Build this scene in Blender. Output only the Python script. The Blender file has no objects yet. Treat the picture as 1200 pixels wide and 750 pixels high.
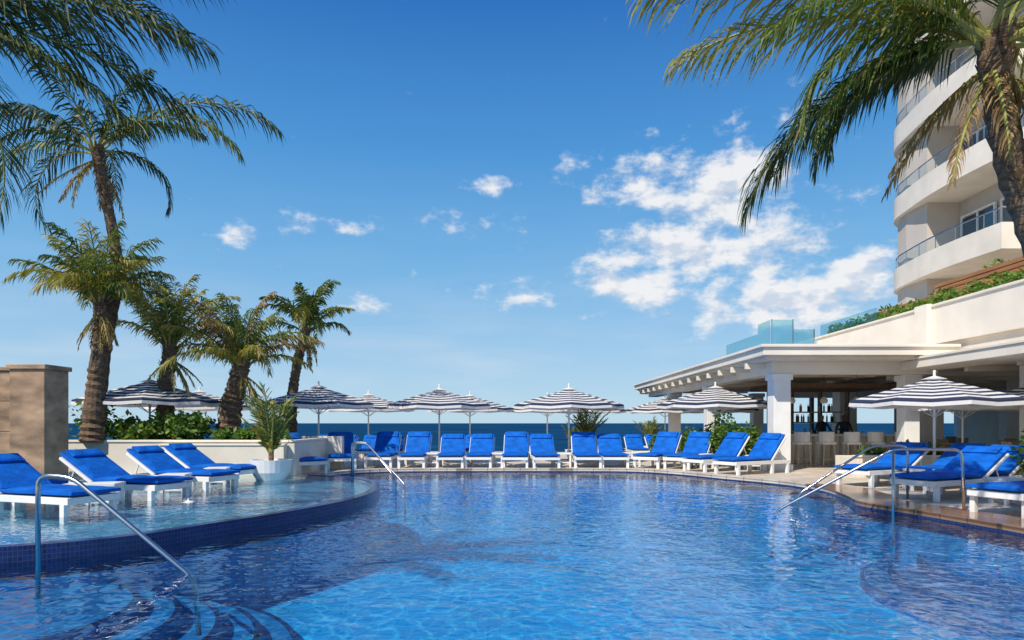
import bpy, bmesh, math, random
from mathutils import Vector, Matrix, Euler
from mathutils.geometry import tessellate_polygon
R=random.Random(7)
scene=bpy.context.scene
scene.view_settings.view_transform='Standard'
scene.view_settings.look='None'
scene.view_settings.exposure=0
COL=scene.collection
rad=math.radians

# ---------------------------------------------------------------- materials
def newmat(name):
    m=bpy.data.materials.new(name); m.use_nodes=True
    nt=m.node_tree
    for n in list(nt.nodes): nt.nodes.remove(n)
    out=nt.nodes.new('ShaderNodeOutputMaterial')
    return m,nt,out
def N(nt,t,**kw):
    n=nt.nodes.new(t)
    for k,v in kw.items():
        if k in n.inputs.keys(): n.inputs[k].default_value=v
        else: setattr(n,k,v)
    return n
def math_(nt,op,a,b=None,clamp=False):
    n=nt.nodes.new('ShaderNodeMath'); n.operation=op; n.use_clamp=clamp
    for i,v in enumerate((a,b)):
        if v is None: continue
        if isinstance(v,(int,float)): n.inputs[i].default_value=v
        else: nt.links.new(v,n.inputs[i])
    return n.outputs[0]
def mixc(nt,f,a,b,blend='MIX'):
    n=nt.nodes.new('ShaderNodeMixRGB'); n.blend_type=blend
    for i,v in enumerate((f,a,b)):
        if isinstance(v,(int,float)): n.inputs[i].default_value=v
        elif isinstance(v,tuple): n.inputs[i].default_value=v if len(v)==4 else (*v,1)
        else: nt.links.new(v,n.inputs[i])
    return n.outputs[0]
def basic(name,col,rough=.6,var=.12,scale=6,bump=.1,bscale=60,spec=.3,metal=0,trans=0,coord='Object',stretch=(1,1,1)):
    m,nt,out=newmat(name)
    tc=N(nt,'ShaderNodeTexCoord'); mp=N(nt,'ShaderNodeMapping'); mp.inputs['Scale'].default_value=stretch
    nt.links.new(tc.outputs[coord],mp.inputs[0])
    no=N(nt,'ShaderNodeTexNoise',Scale=scale,Detail=3.0); nt.links.new(mp.outputs[0],no.inputs['Vector'])
    lo=tuple(max(0,c*(1-var)) for c in col); hi=tuple(min(1,c*(1+var)) for c in col)
    mr=N(nt,'ShaderNodeMapRange'); mr.inputs[1].default_value=.3; mr.inputs[2].default_value=.7
    nt.links.new(no.outputs[0],mr.inputs[0])
    c=mixc(nt,mr.outputs[0],lo,hi)
    p=N(nt,'ShaderNodeBsdfPrincipled',Roughness=rough,Metallic=metal); p.inputs['Specular IOR Level'].default_value=spec
    nt.links.new(c,p.inputs['Base Color'])
    if bump>0:
        n2=N(nt,'ShaderNodeTexNoise',Scale=bscale,Detail=2.0); nt.links.new(mp.outputs[0],n2.inputs['Vector'])
        b=N(nt,'ShaderNodeBump',Strength=bump,Distance=.02); nt.links.new(n2.outputs[0],b.inputs['Height'])
        nt.links.new(b.outputs[0],p.inputs['Normal'])
    sh=p.outputs[0]
    if trans>0:
        t=N(nt,'ShaderNodeBsdfTranslucent'); nt.links.new(c,t.inputs[0])
        mx=N(nt,'ShaderNodeMixShader',Fac=trans); nt.links.new(sh,mx.inputs[1]); nt.links.new(t.outputs[0],mx.inputs[2]); sh=mx.outputs[0]
    nt.links.new(sh,out.inputs[0])
    return m
def leafmat(name,lo,hi,trans=.35,gl=.035):
    m,nt,out=newmat(name)
    g=N(nt,'ShaderNodeNewGeometry')
    c=mixc(nt,g.outputs['Random Per Island'],lo,hi)
    d=N(nt,'ShaderNodeBsdfDiffuse'); nt.links.new(c,d.inputs[0])
    t=N(nt,'ShaderNodeBsdfTranslucent'); nt.links.new(mixc(nt,1.0,c,(1.5,1.35,.6),'MULTIPLY'),t.inputs[0])
    s=N(nt,'ShaderNodeBsdfGlossy',Roughness=.45); s.inputs[0].default_value=(.8,.8,.7,1)
    mx=N(nt,'ShaderNodeMixShader',Fac=trans); nt.links.new(d.outputs[0],mx.inputs[1]); nt.links.new(t.outputs[0],mx.inputs[2])
    m2=N(nt,'ShaderNodeMixShader',Fac=gl); nt.links.new(mx.outputs[0],m2.inputs[1]); nt.links.new(s.outputs[0],m2.inputs[2])
    nt.links.new(m2.outputs[0],out.inputs[0]); return m
def tiles(name,c1,c2,mortar,sx,sy,rough=.5,spec=.3,ms=.01,offset=.5,varc=.15,wall=False):
    m,nt,out=newmat(name)
    tc=N(nt,'ShaderNodeTexCoord')
    vec=tc.outputs['Object']
    if wall:
        sp=N(nt,'ShaderNodeSeparateXYZ'); nt.links.new(vec,sp.inputs[0]); cb=N(nt,'ShaderNodeCombineXYZ')
        nt.links.new(math_(nt,'ADD',sp.outputs[0],sp.outputs[1]),cb.inputs[0]); nt.links.new(sp.outputs[2],cb.inputs[1]); vec=cb.outputs[0]
    br=N(nt,'ShaderNodeTexBrick'); br.offset=offset
    br.inputs['Color1'].default_value=(*c1,1); br.inputs['Color2'].default_value=(*c2,1); br.inputs['Mortar'].default_value=(*mortar,1)
    br.inputs['Scale'].default_value=1; br.inputs['Mortar Size'].default_value=ms
    br.inputs['Brick Width'].default_value=sx; br.inputs['Row Height'].default_value=sy
    nt.links.new(vec,br.inputs['Vector'])
    no=N(nt,'ShaderNodeTexNoise',Scale=1.3,Detail=4.0); nt.links.new(tc.outputs['Object'],no.inputs['Vector'])
    mr=N(nt,'ShaderNodeMapRange'); mr.inputs[1].default_value=.3; mr.inputs[2].default_value=.7; mr.inputs[3].default_value=1-varc; mr.inputs[4].default_value=1+varc
    nt.links.new(no.outputs[0],mr.inputs[0])
    vm=N(nt,'ShaderNodeVectorMath',operation='SCALE'); nt.links.new(br.outputs[0],vm.inputs[0]); nt.links.new(mr.outputs[0],vm.inputs['Scale'])
    p=N(nt,'ShaderNodeBsdfPrincipled',Roughness=rough); p.inputs['Specular IOR Level'].default_value=spec
    nt.links.new(vm.outputs[0],p.inputs['Base Color'])
    nt.links.new(p.outputs[0],out.inputs[0]); return m
M={}
M['white']=basic('white_paint',(.80,.79,.76),.45,.04,3,0)
M['stucco']=basic('cream_stucco',(.74,.67,.56),.8,.08,1.2,.15,40)
M['stucco_w']=basic('white_stucco',(.80,.73,.63),.8,.07,1.2,.1,40)
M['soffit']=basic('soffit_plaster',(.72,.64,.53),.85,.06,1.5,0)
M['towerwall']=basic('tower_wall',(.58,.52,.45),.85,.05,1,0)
M['blue']=basic('blue_cushion',(.004,.115,.50),.75,.25,6,.4,25,spec=.15)
M['steel']=basic('steel_rail',(.62,.60,.57),.22,.05,5,0,spec=.5,metal=1)
M['navy']=basic('navy_fabric',(.035,.045,.09),.85,.1,8,0,200,trans=.15)
M['cream']=basic('cream_fabric',(.84,.82,.78),.85,.04,8,0,200,trans=.28)
M['wood']=basic('slatted_wood',(.42,.19,.08),.6,.3,5,.2,50,stretch=(1,.15,6))
M['lightwood']=basic('light_wood',(.55,.42,.28),.55,.2,8,0,50)
M['darkwood']=basic('dark_wood',(.16,.10,.06),.5,.25,8,0,50)
M['stone']=basic('travertine',(.33,.215,.135),.4,.5,1.6,.3,25,stretch=(1,1,2.2))
M['bark']=basic('palm_bark',(.15,.10,.065),.9,.55,9,.9,18,stretch=(1,1,3))
M['leafA']=leafmat('palm_leaf_green',(.05,.10,.018),(.13,.18,.035),.38)
M['leafB']=leafmat('palm_leaf_yellow',(.16,.19,.04),(.40,.35,.08),.42)
M['leafC']=leafmat('palm_leaf_dark',(.018,.036,.010),(.045,.075,.020),.28)
M['leafD']=leafmat('palm_leaf_dry',(.20,.13,.055),(.42,.28,.13),.25,.01)
M['rachis']=basic('palm_rachis',(.26,.26,.07),.5,.2,5,0)
M['shrubA']=leafmat('shrub_leaf',(.05,.13,.02),(.11,.21,.035),.4)
M['shrubB']=leafmat('shrub_leaf_light',(.12,.23,.035),(.22,.34,.07),.4)
M['soil']=basic('soil',(.06,.04,.025),.95,.3)
M['dark']=basic('dark_interior',(.09,.075,.06),.6,.2)
M['concrete']=basic('concrete_base',(.35,.33,.30),.85,.1)
M['rock']=basic('seawall_rock',(.25,.22,.18),.9,.3)
M['deck']=tiles('deck_paving',(.64,.56,.46),(.56,.49,.40),(.33,.27,.2),.9,.6,.55,.3,.012)
M['coping']=tiles('coping_stone',(.34,.20,.12),(.25,.14,.08),(.12,.08,.05),.5,.5,.15,.6,.012)
M['copingl']=tiles('pale_coping_stone',(.64,.56,.46),(.56,.49,.40),(.3,.25,.2),.5,.5,.4,.4,.012)
M['mosaic']=tiles('navy_mosaic',(.006,.018,.10),(.012,.035,.17),(.04,.06,.11),.06,.06,.2,.5,.006,0,.15,True)
M['poolfloor']=tiles('pool_floor_tile',(.035,.42,.72),(.03,.37,.66),(.03,.32,.56),.15,.15,.5,.2,.006,0,.14)
M['stepfloor_shaded']=tiles('pool_step_tile_shaded',(.025,.25,.50),(.02,.21,.45),(.02,.18,.38),.15,.15,.5,.2,.006,0,.12)  # floor tile darkened for the steps, shade of the water put into its colour
M['ledgefloor']=tiles('ledge_floor_tile',(.17,.42,.56),(.11,.34,.50),(.12,.28,.40),.1,.1,.5,.2,.006,0,.25)

def schlick(nt,normal=None,f0=.02,mul=.98,p=5):
    g=N(nt,'ShaderNodeNewGeometry')
    vd=N(nt,'ShaderNodeVectorMath',operation='DOT_PRODUCT'); nt.links.new(g.outputs['Incoming'],vd.inputs[0])
    nt.links.new(normal if normal else g.outputs['Normal'],vd.inputs[1])
    c=math_(nt,'ABSOLUTE',vd.outputs['Value'])
    k=math_(nt,'POWER',math_(nt,'SUBTRACT',1.0,c,True),p)
    return math_(nt,'ADD',math_(nt,'MULTIPLY',k,mul),f0,True)
def glassmat(name,col,al):
    m,nt,out=newmat(name)
    t=N(nt,'ShaderNodeBsdfTransparent'); t.inputs[0].default_value=(*col,1)
    g=N(nt,'ShaderNodeBsdfGlossy',Roughness=.02)
    f=schlick(nt,None,.05+al,.9)
    mx=N(nt,'ShaderNodeMixShader'); nt.links.new(f,mx.inputs[0]); nt.links.new(t.outputs[0],mx.inputs[1]); nt.links.new(g.outputs[0],mx.inputs[2])
    nt.links.new(mx.outputs[0],out.inputs[0]); return m
M['glass']=glassmat('railing_glass',(.86,.92,.93),.03)
M['tealglass']=glassmat('teal_glass',(.68,.88,.90),.02)
m,nt,out=newmat('window_glass')
p=N(nt,'ShaderNodeBsdfPrincipled',Roughness=.06); p.inputs['Base Color'].default_value=(.03,.04,.05,1); p.inputs['Specular IOR Level'].default_value=.7
no=N(nt,'ShaderNodeTexNoise',Scale=.7); tc=N(nt,'ShaderNodeTexCoord'); nt.links.new(tc.outputs['Object'],no.inputs['Vector'])
b=N(nt,'ShaderNodeBump',Strength=.1,Distance=.05); nt.links.new(no.outputs[0],b.inputs['Height']); nt.links.new(b.outputs[0],p.inputs['Normal'])
nt.links.new(p.outputs[0],out.inputs[0]); M['window']=m

def watermat(name,tint,bright,s1,s2,d1,d2,cscale,cstr,cw=.14):
    m,nt,out=newmat(name)
    geo=N(nt,'ShaderNodeNewGeometry')
    n1=N(nt,'ShaderNodeTexNoise',noise_dimensions='2D',Scale=s1,Detail=2.0,Roughness=.5,Distortion=.5); nt.links.new(geo.outputs['Position'],n1.inputs['Vector'])
    n2=N(nt,'ShaderNodeTexNoise',noise_dimensions='2D',Scale=s2,Detail=1.0,Distortion=.3); nt.links.new(geo.outputs['Position'],n2.inputs['Vector'])
    h=math_(nt,'ADD',math_(nt,'MULTIPLY',n1.outputs[0],d1),math_(nt,'MULTIPLY',n2.outputs[0],d2))
    b=N(nt,'ShaderNodeBump',Strength=1.0,Distance=1.0); nt.links.new(h,b.inputs['Height'])
    fr=schlick(nt,b.outputs[0],.02,.98)
    gl=N(nt,'ShaderNodeBsdfGlossy',Roughness=.01); nt.links.new(b.outputs[0],gl.inputs['Normal'])
    # caustic light net painted into the transmission colour, independent of the ripples
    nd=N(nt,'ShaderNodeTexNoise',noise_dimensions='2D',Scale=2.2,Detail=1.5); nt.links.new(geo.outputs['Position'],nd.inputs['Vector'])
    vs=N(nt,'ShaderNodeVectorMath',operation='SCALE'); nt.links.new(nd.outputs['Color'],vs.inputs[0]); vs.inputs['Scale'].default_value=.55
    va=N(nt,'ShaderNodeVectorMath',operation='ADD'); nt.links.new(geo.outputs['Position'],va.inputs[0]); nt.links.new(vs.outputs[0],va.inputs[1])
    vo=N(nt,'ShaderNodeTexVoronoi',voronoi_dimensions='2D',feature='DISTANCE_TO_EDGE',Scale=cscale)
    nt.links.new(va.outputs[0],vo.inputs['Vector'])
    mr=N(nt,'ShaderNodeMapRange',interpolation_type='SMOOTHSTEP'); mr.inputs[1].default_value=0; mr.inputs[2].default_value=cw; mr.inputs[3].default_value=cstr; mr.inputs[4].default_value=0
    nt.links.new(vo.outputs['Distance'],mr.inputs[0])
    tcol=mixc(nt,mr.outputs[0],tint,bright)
    t=N(nt,'ShaderNodeBsdfTransparent'); nt.links.new(tcol,t.inputs[0])
    mx=N(nt,'ShaderNodeMixShader'); nt.links.new(fr,mx.inputs[0]); nt.links.new(t.outputs[0],mx.inputs[1]); nt.links.new(gl.outputs[0],mx.inputs[2])
    nt.links.new(mx.outputs[0],out.inputs[0]); return m
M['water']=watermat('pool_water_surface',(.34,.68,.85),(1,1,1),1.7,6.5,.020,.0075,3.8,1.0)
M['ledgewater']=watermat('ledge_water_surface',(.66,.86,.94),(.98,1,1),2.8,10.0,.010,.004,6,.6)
m,nt,out=newmat('sea_surface')
geo=N(nt,'ShaderNodeNewGeometry')
mp=N(nt,'ShaderNodeMapping'); mp.inputs['Scale'].default_value=(.012,.05,1); nt.links.new(geo.outputs['Position'],mp.inputs[0])
n1=N(nt,'ShaderNodeTexNoise',Scale=1.0,Detail=6.0,Roughness=.65); nt.links.new(mp.outputs[0],n1.inputs['Vector'])
cr=N(nt,'ShaderNodeValToRGB'); nt.links.new(n1.outputs[0],cr.inputs[0])
cr.color_ramp.elements[0].position=.35; cr.color_ramp.elements[0].color=(.002,.026,.085,1)
cr.color_ramp.elements[1].position=.60; cr.color_ramp.elements[1].color=(.004,.06,.14,1)
e=cr.color_ramp.elements.new(.68); e.color=(.012,.15,.24,1)
e=cr.color_ramp.elements.new(.76); e.color=(.6,.68,.7,1)
d=N(nt,'ShaderNodeBsdfDiffuse'); nt.links.new(cr.outputs[0],d.inputs[0])
g=N(nt,'ShaderNodeBsdfGlossy',Roughness=.35); mx=N(nt,'ShaderNodeMixShader',Fac=.03)
n2=N(nt,'ShaderNodeTexNoise',Scale=.6,Detail=3.0); nt.links.new(geo.outputs['Position'],n2.inputs['Vector'])
b=N(nt,'ShaderNodeBump',Strength=.6,Distance=.8); nt.links.new(n2.outputs[0],b.inputs['Height']); nt.links.new(b.outputs[0],g.inputs['Normal'])
nt.links.new(d.outputs[0],mx.inputs[1]); nt.links.new(g.outputs[0],mx.inputs[2]); nt.links.new(mx.outputs[0],out.inputs[0]); M['sea']=m

# ---------------------------------------------------------------- mesh builder
class MB:
    def __init__(s): s.v=[];s.f=[];s.m=[];s.mats=[]
    def mi(s,k):
        if k not in s.mats: s.mats.append(k)
        return s.mats.index(k)
    def add(s,vs,fs,k):
        o=len(s.v); s.v+= [tuple(v) for v in vs]; i=s.mi(k)
        for f in fs: s.f.append(tuple(a+o for a in f)); s.m.append(i)
    def box(s,x0,x1,y0,y1,z0,z1,k,T=None):
        vs=[Vector(p) for p in ((x0,y0,z0),(x1,y0,z0),(x1,y1,z0),(x0,y1,z0),(x0,y0,z1),(x1,y0,z1),(x1,y1,z1),(x0,y1,z1))]
        if T: vs=[T@v for v in vs]
        s.add(vs,[(0,3,2,1),(4,5,6,7),(0,1,5,4),(1,2,6,5),(2,3,7,6),(3,0,4,7)],k)
    def tube(s,path,r,k,n=10):
        path=[Vector(p) for p in path]; rs=r if isinstance(r,(list,tuple)) else [r]*len(path)
        vs=[];fs=[]
        ref=None
        for i,p in enumerate(path):
            a=path[max(0,i-1)];b=path[min(len(path)-1,i+1)]
            d=(b-a).normalized()
            if ref is None: ref=Vector((1,0,0)) if abs(d.x)<.8 else Vector((0,1,0))
            u=(ref-d*ref.dot(d)).normalized(); w=d.cross(u); ref=u
            for j in range(n):
                t=2*math.pi*j/n; vs.append(p+(u*math.cos(t)+w*math.sin(t))*rs[i])
        for i in range(len(path)-1):
            for j in range(n):
                fs.append((i*n+j,i*n+(j+1)%n,(i+1)*n+(j+1)%n,(i+1)*n+j))
        fs.append(tuple(range(n-1,-1,-1))); fs.append(tuple((len(path)-1)*n+j for j in range(n)))
        s.add(vs,fs,k)
    def lathe(s,prof,c,k,n=24):
        vs=[];fs=[]
        for r,z in prof:
            for j in range(n):
                t=2*math.pi*j/n; vs.append((c[0]+r*math.cos(t),c[1]+r*math.sin(t),c[2]+z))
        for i in range(len(prof)-1):
            for j in range(n): fs.append((i*n+j,i*n+(j+1)%n,(i+1)*n+(j+1)%n,(i+1)*n+j))
        s.add(vs,fs,k)
    def build(s,name,parent=None,bevel=0,smooth=False,loc=None,rot=0,scale=1):
        me=bpy.data.meshes.new(name); me.from_pydata(s.v,[],s.f); 
        for k in s.mats: me.materials.append(M[k])
        me.polygons.foreach_set('material_index',s.m)
        if smooth: me.polygons.foreach_set('use_smooth',[True]*len(s.f))
        me.update()
        o=bpy.data.objects.new(name,me); COL.objects.link(o)
        if parent: o.parent=parent
        if loc: o.location=loc
        o.rotation_euler=(0,0,rot); o.scale=(scale,)*3
        if bevel:
            b=o.modifiers.new('bevel','BEVEL'); b.width=bevel; b.segments=2; b.limit_method='ANGLE'; b.angle_limit=rad(50)
        return o
def copy(o,loc,rot,scale=None):
    c=o.copy(); c.location=loc; c.rotation_euler=(0,0,rot)
    if scale: c.scale=(scale,)*3
    COL.objects.link(c); return c
def empty(name,loc=(0,0,0)):
    e=bpy.data.objects.new(name,None); e.location=loc; COL.objects.link(e); e.empty_display_size=.3; return e
def spline(pts,n=8,closed=False):
    P=[Vector(p) for p in pts]; out=[]
    L=len(P); rng=L if closed else L-1
    for i in range(rng):
        g=(lambda k:P[k%L]) if closed else (lambda k:P[min(max(k,0),L-1)])
        a,b,c,d=g(i-1),g(i),g(i+1),g(i+2)
        for j in range(n):
            t=j/n
            out.append(.5*((2*b)+(c-a)*t+(2*a-5*b+4*c-d)*t*t+(3*b-a-3*c+d)*t**3))
    if not closed: out.append(P[-1])
    return out

# ---------------------------------------------------------------- pool + deck
far=spline([(-5.4,17.85,0),(-5.0,19.6,0),(-3.9,20.7,0),(-1.5,21,0),(1.5,21,0),(3.6,20.8,0),(4.7,19.8,0),(5.6,18.1,0),(6.5,16.4,0),(6.75,14.8,0),(6.45,13.2,0),(6.2,12.1,0),(6.5,10.9,0),(6.75,9.5,0),(7.0,7.8,0),(7.8,5.8,0),(9,4,0)],6)
far=[(p.x,p.y) for p in far]
hole=far+[(9,2.4),(-13,2.4),(-13,17.85)]
outer=[(-32,-14),(60,-14),(60,34),(-32,34)]
def poly_with_hole(name,outer,holes,z,mat):
    loops=[[Vector((x,y,0)) for x,y in outer]]+[[Vector((x,y,0)) for x,y in h] for h in holes]
    tris=tessellate_polygon(loops); pts=[p for l in loops for p in l]
    fs=[]
    for t in tris:
        a,b,c=[pts[i] for i in t]
        fs.append(tuple(t) if (b-a).cross(c-a).z>0 else tuple(reversed(t)))
    b=MB(); b.add([(p.x,p.y,z) for p in pts],fs,mat); return b
b=poly_with_hole('pool_deck',outer,[hole],.10,'deck')
b.add([(-32,34,.1),(60,34,.1),(60,34,-5),(-32,34,-5)],[(0,1,2,3)],'rock')
b.build('pool_deck')
b=MB()
H=hole; nH=len(H)
for i in range(nH):
    x0,y0=H[i];x1,y1=H[(i+1)%nH]
    cm='coping' if (x0>6 and y0<14) else 'copingl'
    b.add([(x0,y0,.1),(x1,y1,.1),(x1,y1,.03),(x0,y0,.03)],[(0,1,2,3)],cm)
    b.add([(x0,y0,.03),(x1,y1,.03),(x1,y1,-.2),(x0,y0,-.2)],[(0,1,2,3)],'mosaic')
    b.add([(x0,y0,-.2),(x1,y1,-.2),(x1,y1,-1.15),(x0,y0,-1.15)],[(0,1,2,3)],'poolfloor')
b.add([(-14,1,-1.1),(11,1,-1.1),(11,23,-1.1),(-14,23,-1.1)],[(0,1,2,3)],'poolfloor')
def step_disc(b,cx,cy,r,z,z0=-1.1,n=72,w=.07):
    vo=[(cx+r*math.cos(2*math.pi*i/n),cy+r*math.sin(2*math.pi*i/n)) for i in range(n)]
    vi=[(cx+(r-w)*math.cos(2*math.pi*i/n),cy+(r-w)*math.sin(2*math.pi*i/n)) for i in range(n)]
    b.add([(x,y,z) for x,y in vi],[tuple(range(n))],'stepfloor_shaded')
    b.add([(x,y,z) for x,y in vo]+[(x,y,z) for x,y in vi],
      [(i,(i+1)%n,n+(i+1)%n,n+i) for i in range(n)],'mosaic')
    b.add([(x,y,z) for x,y in vo]+[(x,y,z0) for x,y in vo],[(n+i,n+(i+1)%n,(i+1)%n,i) for i in range(n)],'stepfloor_shaded')
for r,z in ((3.1,-.95),(2.7,-.80),(2.3,-.65),(1.9,-.5),(1.5,-.35)): step_disc(b,-5.3,6.6,r,z)
for r,z in ((3.3,-.95),(2.9,-.78),(2.5,-.6)): step_disc(b,8.6,9.6,r,z,w=.05)
b.build('swimming_pool')
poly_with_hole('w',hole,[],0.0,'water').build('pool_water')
b=MB()
def ring(b,pts,w,z,mat):
    n=len(pts)
    offs=[]
    for i in range(n):
        a=Vector(pts[max(0,i-1)]);c=Vector(pts[min(n-1,i+1)]); d=(c-a).normalized(); nn=Vector((-d.y,d.x))
        offs.append(Vector(pts[i])+nn*w)
    vs=[(p[0],p[1],z) for p in pts]+[(p.x,p.y,z) for p in offs]+[(p[0],p[1],z-.05) for p in pts]+[(p.x,p.y,z-.04) for p in offs]
    for i in range(n-1):
        b.add([vs[i],vs[i+1],vs[n+i+1],vs[n+i]],[(0,1,2,3)],mat)
        b.add([vs[2*n+i],vs[2*n+i+1],vs[i+1],vs[i]],[(0,1,2,3)],mat)
        b.add([vs[n+i],vs[n+i+1],vs[3*n+i+1],vs[3*n+i]],[(0,1,2,3)],mat)
ring(b,[Vector(p) for p in far[:52]],.35,.115,'copingl')
ring(b,[Vector(p) for p in far[51:]],.85,.112,'coping')
b.build('pool_coping')
# tanning ledge
arc=spline([(-13,6.3,0),(-9,6.5,0),(-7,6.8,0),(-5.49,7.32,0),(-4.53,8.05,0),(-3.98,9.09,0),(-3.29,10.5,0),(-2.8,12.1,0),(-2.72,13.8,0),(-3.1,15.6,0),(-4.0,17.0,0),(-5.2,17.8,0)],7)
arc=[(p.x,p.y) for p in arc]
led=arc+[(-13,17.84)]
b=poly_with_hole('l',led,[],.05,'ledgefloor')
inn=[]
for i,pt in enumerate(arc):
    a=Vector(arc[max(0,i-1)]);c=Vector(arc[min(len(arc)-1,i+1)]); d=(c-a).normalized(); inn.append((pt[0]-d.y*.16,pt[1]+d.x*.16))
for i in range(len(arc)-1):
    a,c=arc[i],arc[i+1]; e,f=inn[i],inn[i+1]
    b.add([(*a,.17),(*c,.17),(*f,.17),(*e,.17)],[(0,1,2,3)],'mosaic')
    b.add([(*a,-.2),(*c,-.2),(*c,.17),(*a,.17)],[(0,1,2,3)],'mosaic')
    b.add([(*a,-1.1),(*c,-1.1),(*c,-.2),(*a,-.2)],[(0,1,2,3)],'poolfloor')
    b.add([(*e,.17),(*f,.17),(*f,.04),(*e,.04)],[(0,1,2,3)],'mosaic')
b.build('pool_ledge')
poly_with_hole('lw',inn+[(-13,17.84)],[],.16,'ledgewater').build('ledge_water')
for x,y in ((-5.5,11.6),(-4.55,14.2)):
    b=MB()
    b.lathe([(.0,.05),(.012,.045),(.02,.03),(.04,.012),(.07,.0),(.11,-.008)],(x,y,.165),'white',16)
    for _ in range(24):
        a=R.uniform(0,6.28); r=R.uniform(.0,.12); z=.17+R.uniform(0,.08)*(1-r*6) 
        q=.006; c=Vector((x+r*math.cos(a),y+r*math.sin(a),max(z,.17)))
        b.add([c+Vector((q,0,0)),c+Vector((-q,q,0)),c+Vector((-q,-q,0)),c+Vector((0,0,q*2))],[(0,1,3),(1,2,3),(2,0,3)],'white')
    b.build('water_bubbler',smooth=True)
b=MB(); b.add([(-40000,-300,-3),(40000,-300,-3),(40000,60000,-3),(-40000,60000,-3)],[(0,1,2,3)],'sea'); b.build('sea')

# ---------------------------------------------------------------- loungers
def cushion(b,T,x0,x1,y0,y1,z0,z1,k):
    nx,ny=8,6
    vs=[];fs=[]
    for s in (1,-1):
        for i in range(nx+1):
            for j in range(ny+1):
                u=i/nx;v=j/ny
                edge=min(1,min(u,1-u)*6)*min(1,min(v,1-v)*4)
                h=(z1-z0)/2*(.45+.55*edge**.5)
                vs.append(T@Vector((x0+(x1-x0)*u,y0+(y1-y0)*v,(z0+z1)/2+s*h)))
    W=(nx+1)*(ny+1)
    for i in range(nx):
        for j in range(ny):
            a=i*(ny+1)+j; q=(a,a+ny+1,a+ny+2,a+1)
            fs.append(q); fs.append(tuple(W+z for z in reversed(q)))
    per=[i*(ny+1) for i in range(nx+1)]+[nx*(ny+1)+j for j in range(1,ny+1)]+[i*(ny+1)+ny for i in range(nx-1,-1,-1)]+[j for j in range(ny-1,0,-1)]
    for i in range(len(per)):
        a,c=per[i],per[(i+1)%len(per)]; fs.append((a,W+a,W+c,c))
    b.add(vs,fs,k)
def make_lounger(name,inc):
    b=MB(); I=Matrix.Identity(4)
    w=.35
    for sx in (-1,1):
        b.box(sx*w-.03,sx*w+.03,-1.02,.98,.24,.33,'white')
        for y in (-.92,.30,.88): b.box(sx*w-.036,sx*w+.036,y-.04,y+.04,0,.24,'white')
    b.box(-.32,.32,-1.02,-.96,.24,.33,'white'); b.box(-.32,.32,.93,.98,.24,.33,'white')
    for i in range(12):
        y=-.9+i*.1; b.box(-.32,.32,y,y+.07,.30,.325,'white')
    cushion(b,I,-.36,.36,-1.06,-.38,.335,.43,'blue')
    cushion(b,I,-.36,.36,-.375,.27,.335,.43,'blue')
    T=Matrix.Translation((0,.27,.34))@Matrix.Rotation(rad(inc),4,'X')
    b.box(-.33,.33,0,.76,-.03,-.005,'white',T)
    for s in (-1,1): b.box(s*w-.03,s*w+.03,0,.78,-.035,.01,'white',T)
    cushion(b,T,-.36,.36,.02,.82,0,.1,'blue')
    cushion(b,T,-.3,.3,.60,.80,.085,.15,'blue')
    b.tube([(-.28,.27+.5*math.cos(rad(inc)),.34+.5*math.sin(rad(inc))),(-.28,.85,.28)],.015,'white',6)
    b.tube([(.28,.27+.5*math.cos(rad(inc)),.34+.5*math.sin(rad(inc))),(.28,.85,.28)],.015,'white',6)
    return b
loA=make_lounger('sun_lounger',48).build('sun_lounger',bevel=.006,loc=(-4.15,22.2,.1),rot=0,scale=1.10)
loB=make_lounger('sun_lounger',30).build('sun_lounger',bevel=.006,loc=(-7.25,10.5,.06),rot=rad(70),scale=1.12)
loC=make_lounger('sun_lounger',40).build('sun_lounger',bevel=.006,loc=(-1.95,22.15,.1),rot=rad(1.5),scale=1.10)
for x in (-3.12,.12,2.38): copy(loA,(x,22.2+R.uniform(-.08,.08),.1),rad(R.uniform(-3,3)))
for x in (-1.02,1.02,3.24): copy(loC,(x,22.2+R.uniform(-.08,.08),.1),rad(R.uniform(-3,3)))
for x,y,r in ((4.75,22.0,-35),(5.65,21.6,-38),(6.15,20.3,-58),(6.75,19.15,-60)): copy(loA,(x,y,.1),rad(r))
for x,y,r in ((-6.1,19.4,40),(-5.35,21.4,15)): copy(loA,(x,y,.1),rad(r))
for x,y,r in ((-7.1,12.5,72),(-6.95,14.35,70),(-7.1,16.2,70),(-8.9,9.2,70),(-8.9,11.8,70)):
    copy(loB,(x,y,.06),rad(r))
for x,y,r in ((8.5,15.6,-62),(9.4,14.9,-62),(8.3,12.9,-65),(9.3,13.6,-65),(8.35,10.7,-70),(9.2,9.2,-70)): copy(loB,(x,y,.1),rad(r))
for px,Y in ((-7.6,27),(-6.7,27),(-5.7,27.2),(-4.7,27.2),(-3.7,27),(-2.5,27.5),(-1.6,27.5),(.4,27.6),(3.0,27.5),(4.0,27.5),(5.1,28),(6.0,28)):
    copy(loC,(px,Y,.1),rad(R.uniform(-6,6)),.98)
b=MB(); b.box(-.24,.24,-.24,.24,.40,.45,'white')
for sx in (-.19,.19):
    for sy in (-.19,.19): b.box(sx-.03,sx+.03,sy-.03,sy+.03,0,.4,'white')
b.box(-.2,.2,-.2,.2,.12,.15,'white')
st=b.build('side_table',bevel=.006,loc=(-2.55,22,.1))
for x,y,z in ((-.42,22,.1),(1.7,22,.1),(3.9,22.2,.1),(-4.9,22.5,.1),(-6.6,15.3,.06),(-6.6,13.4,.06),(-6.8,11.4,.06),(6.0,21.3,.1),(8.5,14.3,.1),(8.6,11.8,.1),(7.2,20.4,.1)): copy(st,(x,y,z),rad(R.uniform(-15,15)))

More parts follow.
